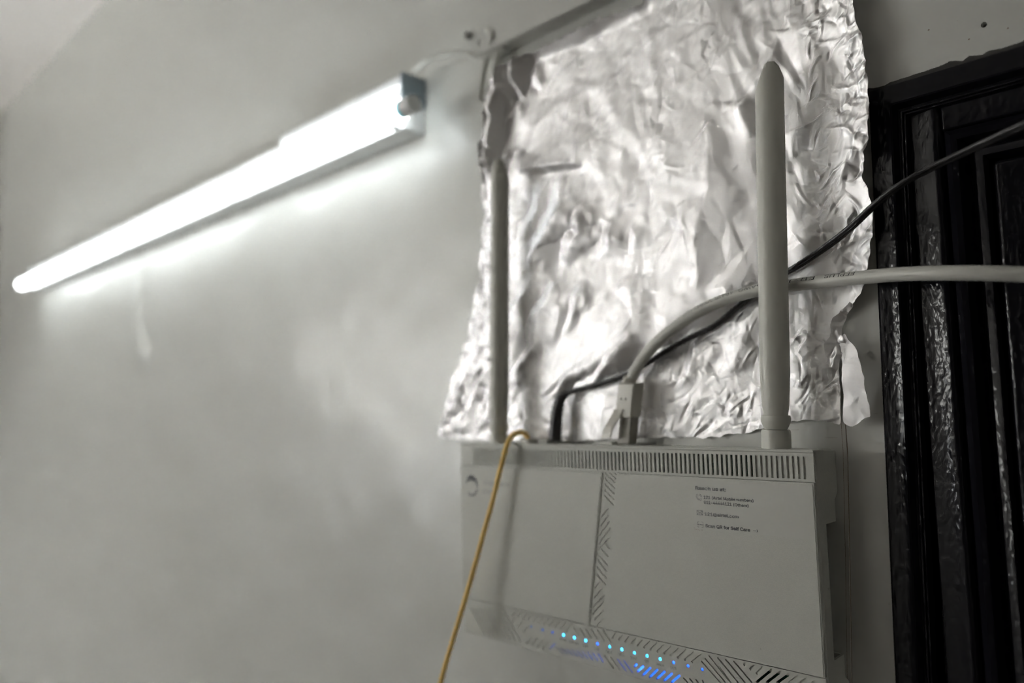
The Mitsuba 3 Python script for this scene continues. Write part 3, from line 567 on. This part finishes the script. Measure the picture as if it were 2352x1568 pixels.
# antennas: base post, hinge collar and a flattened mast with a slanted tip
def antenna(foot, top, rot, h, r, tip_left):
    """all along the axis from foot to top; the mast is a flattened rod."""
    key = numbered(P_ + '__antenna')
    ax = np.array(top) - np.array(foot)
    L = np.linalg.norm(ax)
    ax = ax / L
    x = np.cross([0, -1.0, 0], ax); x /= np.linalg.norm(x)      # to the left of the front
    x = -x if x[0] < 0 else x
    y = np.cross(ax, x)
    x, y = x * math.cos(rot) + y * math.sin(rot), y * math.cos(rot) - x * math.sin(rot)
    Rm = np.eye(4); Rm[:3, 0], Rm[:3, 1], Rm[:3, 2], Rm[:3, 3] = x, y, ax, foot
    def at(m):
        m.apply_transform(Rm)
        return m
    n, k = 40, 60
    zs = np.r_[h + 0.0045, h + 0.0052, h + 0.0065, np.linspace(h + 0.010, L, k)]
    rows = []
    for z in zs:
        u = (z - h) / (L - h)
        rx = np.interp(z - h, [0.0045, 0.010, 0.024, 0.026, L - h], [r * 0.80, r * 0.90, r * 0.99, r, r * 0.97])
        a = np.linspace(0, 2 * np.pi, n, endpoint=False)
        px, py = rx * np.sign(np.cos(a)) * np.abs(np.cos(a))**0.9, rx * 0.86 * np.sin(a)
        rows.append(np.stack([px, py, np.full(n, z)], 1))
    rows = np.array(rows)
    v = rows.reshape(-1, 3)
    m_ = len(zs)
    i, j = np.meshgrid(np.arange(m_ - 1), np.arange(n), indexing='ij')
    q = np.stack([i * n + j, i * n + (j + 1) % n, (i + 1) * n + (j + 1) % n, (i + 1) * n + j], -1).reshape(-1, 4)
    f = np.vstack([q[:, [0, 1, 2]], q[:, [0, 2, 3]]])
    v = np.vstack([v, [0, 0, zs[0]], [0, 0, zs[-1]]])
    kk = np.arange(n)
    f = np.vstack([f, np.stack([(kk + 1) % n, kk, kk * 0 + m_ * n], 1), np.stack([(m_ - 1) * n + kk, (m_ - 1) * n + (kk + 1) % n, kk * 0 + m_ * n + 1], 1)])
    mast = man(trimesh.Trimesh(v, f, process=False))
    # the slanted cut of the tip, then its rounded point
    s = 1 if tip_left else -1
    pts = [(-0.03, -1), (-0.03, L - 0.0520), (-r, L - 0.0140), (-0.0022, L - 0.0010), (-0.0006, L), (0.0026, L - 0.0002), (0.0047, L - 0.0024), (r * 0.94, L - 0.0070), (r * 1.1, L - 0.012), (r * 1.2, -1)]
    pts = [(s * px, pz) for px, pz in pts]
    side = m3.CrossSection([pts if s < 0 else pts[::-1]]).extrude(0.08)
    side = side.translate([0, 0, -0.04]).rotate([90, 0, 0])
    mast = mast ^ side
    put(key.split('__')[1], at(tm(mast)), M['antenna'], P_, 35)
    seam = trimesh.creation.revolve([(r * 0.93, h + 0.0248), (r * 1.004, h + 0.0249), (r * 1.004, h + 0.0251), (r * 0.93, h + 0.0252)], sections=40)
    collar = trimesh.creation.revolve([(0, h - 0.0022), (r * 0.72, h - 0.0022), (r * 0.80, h - 0.0014), (r * 0.99, h + 0.0018), (r * 1.0, h + 0.0036), (r * 0.94, h + 0.0048), (0, h + 0.0048)], sections=40)
    put('collar', at(collar), M['antenna'], key, 35)
    base = trimesh.creation.revolve([(0, -0.004), (r * 0.98, -0.004), (r * 0.98, h - 0.0034), (r * 0.93, h - 0.0022), (0, h - 0.0022)], sections=40)
    put('base', at(base), M['antenna'], key, 35)
antenna([-0.17195, -0.0205, 1.9262], [-0.16480, -0.0205, 2.1185], math.radians(25), 0.0115, 0.00715, True)
antenna([-0.36580, -0.0195, 1.9262], [-0.35820, -0.0195, 2.1175], math.radians(44), 0.0080, 0.00625, False)

# covers and sockets along the top
put('port_cover', tm(rbox(-0.3330, -0.3250, -0.0175, -0.0100, 1.9255, 1.9292, 0.0008)), M['plastic'], P_, 40)
put('port_cover', tm(rbox(-0.2835, -0.2735, -0.0180, -0.0090, 1.9255, 1.9283, 0.0006)), M['plastic'], P_, 40)
put('fibre_port', tm(rbox(-0.3475, -0.3400, -0.0185, -0.0095, 1.9255, 1.9290, 0.0008)), M['clear'], P_, 40)
tag(P_, 'white wall mounted router with two antennas and blue lights below the foil', 'router')

# ------------------------------------------------------------------ cables
# black power lead: ribbed plug, then a flat twin lead
pw, _ = spline(PATHS['power'], 420)
h_ = 60
first = pw[np.linalg.norm(pw - pw[0], axis=1) < 0.0315]
put('plug', tube(first, np.interp(np.linspace(0, 1, len(first)), [0, 0.45, 0.5, 0.8, 1], [0.0039, 0.0039, 0.0036, 0.0030, 0.0022])), M['rubber'], 'power_lead', 40)
for q in range(5):
    k0 = int(len(first) * (0.52 + 0.09 * q))
    put('strain_rib', tube(first[k0 - 1:k0 + 2], 0.0040 - 0.00032 * q), M['rubber'], 'power_lead', 40)
tt, aa, bb = frames(pw, (0.3, -0.55, 0.8))
rest = slice(len(first) - 6, None)
for s in (-1, 1):
    put('conductor', tube((pw + s * 0.00098 * (0.62 * bb + 0.78 * aa))[rest], 0.00112, 14), M['rubber'], 'power_lead', True)
tag('power_lead', 'black twin power lead plugged into the router top and crossing the door', 'cable')

# white network cable with its printing, and the plug at its end
ep, eu = spline(PATHS['eth'], 300)
ER = 0.0032
put('jacket', tube(ep, ER, 28), M['cable'], 'network_cable', True)
def on_cable(s, size, u0, tone, angle0):
    """words printed along the cable, from its far right end to the left, their heads pointing down."""
    p = text_poly(s, size, False)
    x0, z0, x1, z1 = p.bounds
    tri = trimesh.creation.extrude_polygon(p, 0.00001, engine='earcut') if p.geom_type == 'Polygon' else cat_([trimesh.creation.extrude_polygon(g, 0.00001, engine='earcut') for g in p.geoms])
    v, f = tri.vertices, tri.faces
    v, f = trimesh.remesh.subdivide_to_size(v, f, 0.0004, max_iter=12)
    uu = u0 - (v[:, 0] - x0)
    ang = angle0 + (v[:, 1] - size / 2) / ER
    t, a, b = frames(ep, (0, -1, 0.13))
    c = np.stack([np.interp(uu, eu, ep[:, k]) for k in range(3)], 1)
    A = np.stack([np.interp(uu, eu, a[:, k]) for k in range(3)], 1)
    B = np.stack([np.interp(uu, eu, b[:, k]) for k in range(3)], 1)
    w = c + (ER + 0.00005 + v[:, 2:3]) * (np.cos(ang)[:, None] * A + np.sin(ang)[:, None] * B)
    return trimesh.Trimesh(w, f, process=False)
for s_, u0, width in (('EEPLUS', 0.1547, 0.0155), ('FR-LS', 0.1340, 0.0200), ('24AWG', 0.1075, 0.0148), ('4PAIR', 0.0897, 0.0104), ('VERIFIED', 0.0773, 0.0183)):
    p0 = text_poly(s_, 0.0021, False)
    k_ = width / (p0.bounds[2] - p0.bounds[0])
    old = text_poly
    def text_poly(s, size, bold, _p=p0, _k=k_):
        return sa.scale(_p, _k, 1, origin=(0, 0))
    put('lettering', on_cable(s_, 0.0021, u0, None, -0.52), M['greyink'] if s_ == 'VERIFIED' else M['ink'], 'network_cable')
    text_poly = old
# the plug leans a little to the right
def lean(m):
    m = m.copy()
    v = np.asarray(m.vertices).copy()
    v[:, 0] += 0.17 * (v[:, 2] - 1.9262)
    m.vertices = v
    return m
plug = rbox(-0.2730, -0.2618, -0.0190, -0.0085, 1.9420, 1.9618, 0.0008)
for hx_, hz_, w_ in ((-0.2697, 1.9530, 0.0011), (-0.2664, 1.9527, 0.0012), (-0.2703, 1.9468, 0.0007), (-0.2669, 1.9464, 0.0007)):
    plug = plug - mbox(hx_ - w_ / 2, hx_ + w_ / 2, -0.03, -0.0178, hz_ - w_ / 2, hz_ + w_ / 2)
put('plug_body', lean(tm(plug)), M['clear'], 'network_cable', 40)
put('shaded_plug_tip', lean(tm(rbox(-0.2712, -0.2630, -0.0165, -0.0085, 1.9266, 1.9425, 0.0006))), M['tip'], 'network_cable', 40, label='lower part of the plug with shade in its colour')
tail = spline([(-0.2705, -0.0135, 1.9600), (-0.2698, -0.0130, 1.9625), (-0.2690, -0.0128, 1.9650)], 12)[0]
put('plug_boot', lean(tube(tail, np.linspace(0.0050, 0.0040, 12), 24)), M['clear'], 'network_cable', 40)
lt = spline([(-0.2708, -0.0192, 1.9470), (-0.2712, -0.0200, 1.9440), (-0.2725, -0.0215, 1.9400), (-0.2742, -0.0228, 1.9350), (-0.2748, -0.0232, 1.9300)], 24)[0]
lv = []
for i, p in enumerate(lt):
    w_ = 0.0030
    lv += [p + [-w_, -0.0004, 0], p + [w_, -0.0004, 0], p + [w_, 0.0006, 0], p + [-w_, 0.0006, 0]]
lf = []
for i in range(len(lt) - 1):
    for j in range(4):
        a_, b_ = i * 4 + j, i * 4 + (j + 1) % 4
        lf += [[a_, b_ + 4, b_], [a_, a_ + 4, b_ + 4]]
n_ = (len(lt) - 1) * 4
lf += [[0, 1, 2], [0, 2, 3], [n_, n_ + 2, n_ + 1], [n_, n_ + 3, n_ + 2]]
put('plug_latch', lean(trimesh.Trimesh(lv, lf, process=False)), M['clear'], 'network_cable', 40)
tag('network_cable', 'thick white printed network cable curving from its plug across the door', 'cable')

fp, _ = spline(PATHS['fibre'], 260)
put('fibre_cable', tube(fp, 0.00155, 16), M['yellow'], smooth=True, label='thin yellow fibre cable looping over the router and hanging in front of it', cat='cable')

# cable casing along the wall above the foil, its screws, and the wires that leave its end
cas = sg.Polygon([(0.0003, 2.2030), (-0.0105, 2.2030), (-0.0120, 2.2045), (-0.0120, 2.2245), (-0.0105, 2.2262), (0.0003, 2.2262)])
put('base', profile_x(cas, -0.3830, 0.40), M['pvc'], 'cable_casing')
put('lid', profile_x(sg.Polygon([(-0.0110, 2.2020), (-0.0135, 2.2026), (-0.0138, 2.2266), (-0.0110, 2.2274)]), -0.3800, 0.40), M['pvc'], 'cable_casing')
tag('cable_casing', 'white plastic cable casing running along the wall behind the foil top', 'cable casing')
for i, w in enumerate(PATHS['wires']):
    wp, _ = spline(w, 90)
    put('loose_wire', tube(wp, (0.0024, 0.0019, 0.0021)[i], 14), M['cable'], smooth=True, cat='wire',
        label=('white wire bending down from the end of the cable casing', 'white wire arching from the tube light to the cable casing', 'white wire hanging beside the dark top corner of the foil')[i])
for x, z, l in ((-0.4060, 2.2290, 'small dark screw in the wall further from the casing end'), (-0.3916, 2.2187, 'small dark screw in the wall next to the casing end')):
    s_ = m3.Manifold.cylinder(0.004, 0.0022, 0.0028, 18).rotate([90, 0, 0]).translate([x, 0.0005, z]) - mbox(x - 0.004, x + 0.004, -0.0045, -0.0028, z - 0.0004, z + 0.0004)
    put('screw', tm(s_), M['screw'], smooth=40, label=l, cat='screw')
# ------------------------------------------------------------------ the crumpled foil: a height field over the wall, y = -h(x, z)
def raster(poly, X, Z):
    return shapely.contains_xy(poly, X, Z)
FX0, FX1, FZ0, FZ1, STEP = -0.462, -0.112, 1.922, 2.300, 0.00052
fx = np.arange(FX0, FX1, STEP)
fz = np.arange(FZ0, FZ1, STEP)
GX, GZ = np.meshgrid(fx, fz)
rng = np.random.default_rng(11)

def facets(spacing, amp, seed, stretch=(1.0, 1.0), turn=0.0):
    """piecewise flat relief: random heights at random points, joined by flat triangles."""
    r = np.random.default_rng(seed)
    c, s = math.cos(turn), math.sin(turn)
    U = (GX * c + GZ * s) / stretch[0]
    V = (-GX * s + GZ * c) / stretch[1]
    u0, u1, v0, v1 = U.min() - spacing, U.max() + spacing, V.min() - spacing, V.max() + spacing
    a, b = np.meshgrid(np.arange(u0, u1 + spacing, spacing), np.arange(v0, v1 + spacing, spacing))
    p = np.stack([a.ravel(), b.ravel()], 1) + r.uniform(-0.48, 0.48, (a.size, 2)) * spacing
    return LinearNDInterpolator(p, r.uniform(-1, 1, a.size) * amp)(U, V)

def fold_lines(n, seed, length, depth, width, zone=None):
    """n straight pinched creases of given length, each a narrow ridge that dies out towards its ends."""
    r = np.random.default_rng(seed)
    h = np.zeros_like(GX)
    k = 0
    while k < n:
        x, z = r.uniform(FX0, FX1), r.uniform(FZ0, FZ1)
        if zone is not None and not zone.contains(sg.Point(x, z)):
            continue
        k += 1
        an, L = r.uniform(0, math.pi), length * r.uniform(0.5, 1.5)
        ux, uz = math.cos(an), math.sin(an)
        m = (abs(GX - x) < L) & (abs(GZ - z) < L)
        a = (GX[m] - x) * ux + (GZ[m] - z) * uz
        b = -(GX[m] - x) * uz + (GZ[m] - z) * ux
        b = b + 0.12 * L * np.sin(a / L * 3 + x * 900)
        w = width * r.uniform(0.6, 1.4)
        h[m] += r.choice([-1, 1]) * depth * r.uniform(0.4, 1.3) * np.clip(1 - np.abs(b) / w, 0, None) * np.clip(1 - np.abs(a) / (0.5 * L), 0, None)
    return h

def G(a, s):
    return gaussian_filter(a, s / STEP)

zones = {k: sg.Polygon(v).buffer(0) for k, v in ZONES.items()}
mask = {k: raster(p, GX, GZ).astype(float) for k, p in zones.items()}
# the lie of each facet: slope along x, slope along z, how crumpled it is, how soft its edge is (m)
LIE = dict(
    F25=(-0.10, 0.02, 0.7, 0.0020), F26=(-0.06, 0.02, 1.5, 0.0015), F18b=(-0.10, 0.02, 0.5, 0.0010), F24=(-0.22, 0.08, 0.8, 0.0025), F29=(-0.10, 0.02, 1.4, 0.0012),
    F1=(-0.30, 0.08, 0.22, 0.0009), F2=(0.06, 0.02, 0.3, 0.0005), F3=(-0.44, 0.10, 0.6, 0.0008), F4a=(0.02, 0.02, 0.4, 0.0006), F4b=(-0.30, 0.06, 0.5, 0.0006), F4c=(0.0, 0.0, 0.5, 0.0006),
    F5=(-0.08, 0.02, 3.4, 0.0008), F6=(0.0, 0.03, 0.8, 0.0006), F7a=(-0.46, 0.20, 0.7, 0.0006), F7b=(-0.50, 0.28, 0.9, 0.0005), F7c=(-0.46, 0.22, 0.6, 0.0006), F8=(0.0, 0.03, 1.2, 0.0006),
    F9=(-0.08, 0.04, 1.2, 0.0010), F10=(0.0, 0.05, 1.6, 0.0012), F11=(-0.30, 0.08, 0.9, 0.0020), F13=(-0.02, 0.03, 0.5, 0.0012), F14=(-0.42, 0.24, 0.5, 0.0010), F15=(0.02, 0.02, 0.5, 0.0012),
    F16=(-0.30, 0.16, 0.8, 0.0035), F17a=(0.16, 0.02, 0.4, 0.0008), F17b=(0.16, 0.02, 0.4, 0.0008), F18=(-0.2, 0.95, 0.3, 0.0004), F18c=(0.25, 0.05, 0.3, 0.0008),
    F19=(-0.60, 0.36, 0.9, 0.0010), F20=(-0.40, 0.50, 0.6, 0.0008), F22=(-0.05, 0.03, 2.6, 0.0012), F23=(-0.22, 0.12, 1.8, 0.0015),
    F27=(-0.08, 0.05, 1.7, 0.0012), F28=(-0.30, 0.15, 1.6, 0.0010))
# slopes along x are told from the slope that turns a facet towards the end of the room
turn = 0.065 + (GX + 0.33) * 1.15
sx = turn - np.interp(GX, [-0.38, -0.28, -0.20, -0.13], [0.21, 0.20, 0.14, 0.09])
sz = 0.03 + 0.14 * np.clip((GZ - 2.06) / 0.10, 0, 1)
cr = np.full_like(GX, 0.8)
for k, (a, b, c, soft) in LIE.items():
    a = a * (1.5 if a < -0.2 else 1.0) + turn
    b = b * (1.4 if b > 0.07 else 1.0)
    m = G(mask[k], soft)
    sx, sz, cr = sx * (1 - m) + a * m, sz * (1 - m) + b * m, cr * (1 - m) + c * m
# heights whose slopes come nearest to these (a screened Poisson solution)
div = np.gradient(sx, STEP, axis=1) + np.gradient(sz, STEP, axis=0)
ny, nx = GX.shape
ky = (2 - 2 * np.cos(np.pi * np.arange(ny) / ny)) / STEP**2
kx = (2 - 2 * np.cos(np.pi * np.arange(nx) / nx)) / STEP**2
lie = idctn(-dctn(div, norm='ortho') / (ky[:, None] + kx[None, :] + (1 / 0.026)**2), norm='ortho')
relief = facets(0.030, 0.0011, 1) + facets(0.014, 0.0007, 2) + (facets(0.0062, 0.00040, 3) + facets(0.0030, 0.00015, 4)) * cr
relief += facets(0.010, 0.0006, 5, (0.55, 2.2), 0.30) * G(((GX > -0.20) & (GZ > 2.03)).astype(float), 0.012)
relief += fold_lines(420, 7, 0.020, 0.00055, 0.0010) * np.clip(cr, 0, 1.6)
lowright = sg.box(-0.25, 1.92, -0.14, 1.985)
relief += fold_lines(230, 8, 0.016, 0.00042, 0.0008, lowright)
right = sg.Polygon([(-0.15, 2.0), (-0.118, 2.0), (-0.118, 2.2), (-0.15, 2.2)])
relief += fold_lines(220, 9, 0.012, 0.0009, 0.0012, right)
leftside = sg.Polygon([(-0.44, 1.93), (-0.36, 1.93), (-0.36, 2.2), (-0.41, 2.2)])
relief += fold_lines(160, 10, 0.016, 0.0012, 0.0018, leftside)
# where a broad piece of the sheet is turned away it is broken into pleats
warp = facets(0.014, 0.0055, 51) + facets(0.006, 0.0015, 52)
def pleats(width, slope, along, m, up=0.32):
    u = (GX * math.cos(along) + GZ * math.sin(along) + warp) / width
    w = u - np.floor(u)
    return slope * width * np.where(w < up, w / up * (1 - up), 1 - w) * m
relief += ((pleats(0.024, 0.24, -0.55, 1.0, 0.30) + facets(0.013, 0.0013, 61)) * G(np.maximum(mask['F16'], 0.7 * mask['F24']), 0.0045) + pleats(0.016, 0.24, -0.9, G(mask['F14'], 0.0030)) + pleats(0.024, 0.10, -0.4, G(mask['F11'], 0.004))
           + pleats(0.014, 0.22, -0.3, G(mask['F19'], 0.002)) + pleats(0.015, 0.16, -0.7, G(mask['F23'], 0.002)))
relief = G(relief, 0.00036)
h = 0.0055 + lie
# the right edge curls off the wall over the door frame; room is left for the cables and the aerials
h = h + 0.0085 * np.clip((GX + 0.158) / 0.036, 0, 1)**1.5
# the upper left corner peels away from the wall in pleats, and so does the top edge
def beyond(line):
    p, q = np.array(line[0]), np.array(line[1])
    d = (q - p) / np.linalg.norm(q - p)
    return (GX - p[0]) * -d[1] + (GZ - p[1]) * d[0]
corner = np.clip(beyond([(-0.3712, 2.105), (-0.3330, 2.195)]), 0, 0.034) * np.clip((GZ - 2.098) / 0.03, 0, 1)
h = h + 0.50 * corner + 0.0016 * np.abs(((corner / 0.0085) % 2) - 1) * np.clip(corner / 0.004, 0, 1)
h = h + 0.55 * np.clip(GZ - 2.1835, 0, 0.012) * np.clip((-0.235 - GX) / 0.02, 0, 1)
cap = np.full_like(GX, 0.026)
def keep_below(pts, y, rad):
    global cap
    for p in pts:
        d = np.hypot(GX - p[0], GZ - p[2])
        cap = np.minimum(cap, np.clip(y(p), 0.002, 1) + np.clip(d - rad, 0, None) * 0.5)
keep_below(ep[12::4], lambda p: -p[1] - ER - 0.0006, 0.0036)
keep_below(pw[50::4], lambda p: -p[1] - 0.0023, 0.0026)
keep_below([(x, 0, z) for x, z in zip(np.linspace(-0.172, -0.1648, 60), np.linspace(1.926, 2.119, 60))], lambda p: 0.0118, 0.0075)
keep_below([(x, 0, z) for x, z in zip(np.linspace(-0.3658, -0.3582, 60), np.linspace(1.926, 2.119, 60))], lambda p: 0.0125, 0.0070)
keep_below([(-0.2705, 0, z) for z in np.linspace(1.926, 1.965, 12)], lambda p: 0.0072, 0.008)
keep_below([(-0.345, 0, 1.926)], lambda p: 0.009, 0.006)
cap = G(cap, 0.001)
lo, soft = 0.0016, 0.0012
room_ = np.minimum(cap - 0.0010, 0.022)
h = lo + np.logaddexp(0, (h - lo) / soft) * soft
h = room_ - np.logaddexp(0, (room_ - h) / soft) * soft
h = np.minimum(np.maximum(h, 0.0012) + relief, cap)
lo = 0.0006
h = lo + np.logaddexp(0, (h - lo) / 0.0003) * 0.0003

def sheet(outline, lift=None, smooth_edge=True):
    poly = sg.Polygon(outline).buffer(0)
    t = np.array(poly.exterior.coords)
    ins = raster(poly.buffer(STEP * 0.75), GX, GZ)
    quad = ins[:-1, :-1] & ins[1:, :-1] & ins[:-1, 1:] & ins[1:, 1:]
    i, j = np.nonzero(quad)
    n = GX.shape[1]
    a, b, c, d = i * n + j, i * n + j + 1, (i + 1) * n + j + 1, (i + 1) * n + j
    f = np.vstack([np.stack([a, b, c], 1), np.stack([a, c, d], 1)])
    used, inv = np.unique(f, return_inverse=True)
    f = inv.reshape(-1, 3)
    x, z = GX.ravel()[used].copy(), GZ.ravel()[used].copy()
    hh = (h if lift is None else lift).ravel()[used]
    # vertices on the rim are moved onto the outline
    e = np.sort(np.vstack([f[:, [0, 1]], f[:, [1, 2]], f[:, [2, 0]]]), 1)
    e, cnt = np.unique(e, axis=0, return_counts=True)
    rim = np.unique(e[cnt == 1])
    P = shapely.points(x[rim], z[rim])
    s = shapely.line_locate_point(poly.exterior, P)
    q = shapely.line_interpolate_point(poly.exterior, s)
    x[rim], z[rim] = shapely.get_x(q), shapely.get_y(q)
    return trimesh.Trimesh(np.stack([x, -hh, z], 1), f, process=False)

def rough_edge(pts, seed, amp, closed=True):
    """the torn outline: straight runs between the points, with small nicks."""
    p = np.array(pts + pts[:1])
    r = np.random.default_rng(seed)
    L = np.r_[0, np.cumsum(np.linalg.norm(np.diff(p, axis=0), axis=1))]
    u = np.arange(0, L[-1], 0.0012)
    q = np.stack([np.interp(u, L, p[:, 0]), np.interp(u, L, p[:, 1])], 1)
    w = gaussian_filter(r.normal(size=(len(u), 2)), (1.0, 0), mode='wrap')
    return q + amp * w
put('aluminium_foil', sheet(rough_edge(FOIL_EDGE, 3, 0.0007)), M['foil'], smooth=True,
    label='large crumpled sheet of shiny aluminium foil stuck on the wall behind the router', cat='foil')
# the torn flap at the lower right: a flat tongue bent up beside a dark twist
fh = 0.0095 + 0.04 * (GX + 0.146) + 0.04 * (GZ - 1.96) + G(facets(0.012, 0.0012, 21) + facets(0.005, 0.00045, 22), 0.0004)
put('flap', sheet(rough_edge(FLAP_EDGE, 4, 0.0004), fh), M['foil'], 'aluminium_foil', True, label='smooth torn flap of foil')
TWIST = [[-0.1354, 1.9958], [-0.1343, 1.9932], [-0.1383, 1.9882], [-0.1413, 1.9818], [-0.1411, 1.9796], [-0.1383, 1.9773], [-0.1404, 1.9737], [-0.1419, 1.9686], [-0.1435, 1.9635],
         [-0.1468, 1.9573], [-0.1517, 1.9522], [-0.1502, 1.9596], [-0.1482, 1.9679], [-0.1487, 1.9743], [-0.1463, 1.9794], [-0.1453, 1.9857], [-0.1421, 1.9903]]
th = 0.0125 - 0.42 * (GX + 0.146) + 0.10 * (GZ - 1.975) + G(facets(0.0052, 0.0022, 41) + facets(0.0026, 0.0006, 42), 0.0004)
put('twist', sheet(rough_edge(TWIST, 6, 0.0005), np.maximum(th, 0.003)), M['foil'], 'aluminium_foil', True, label='dark twisted fold of foil')
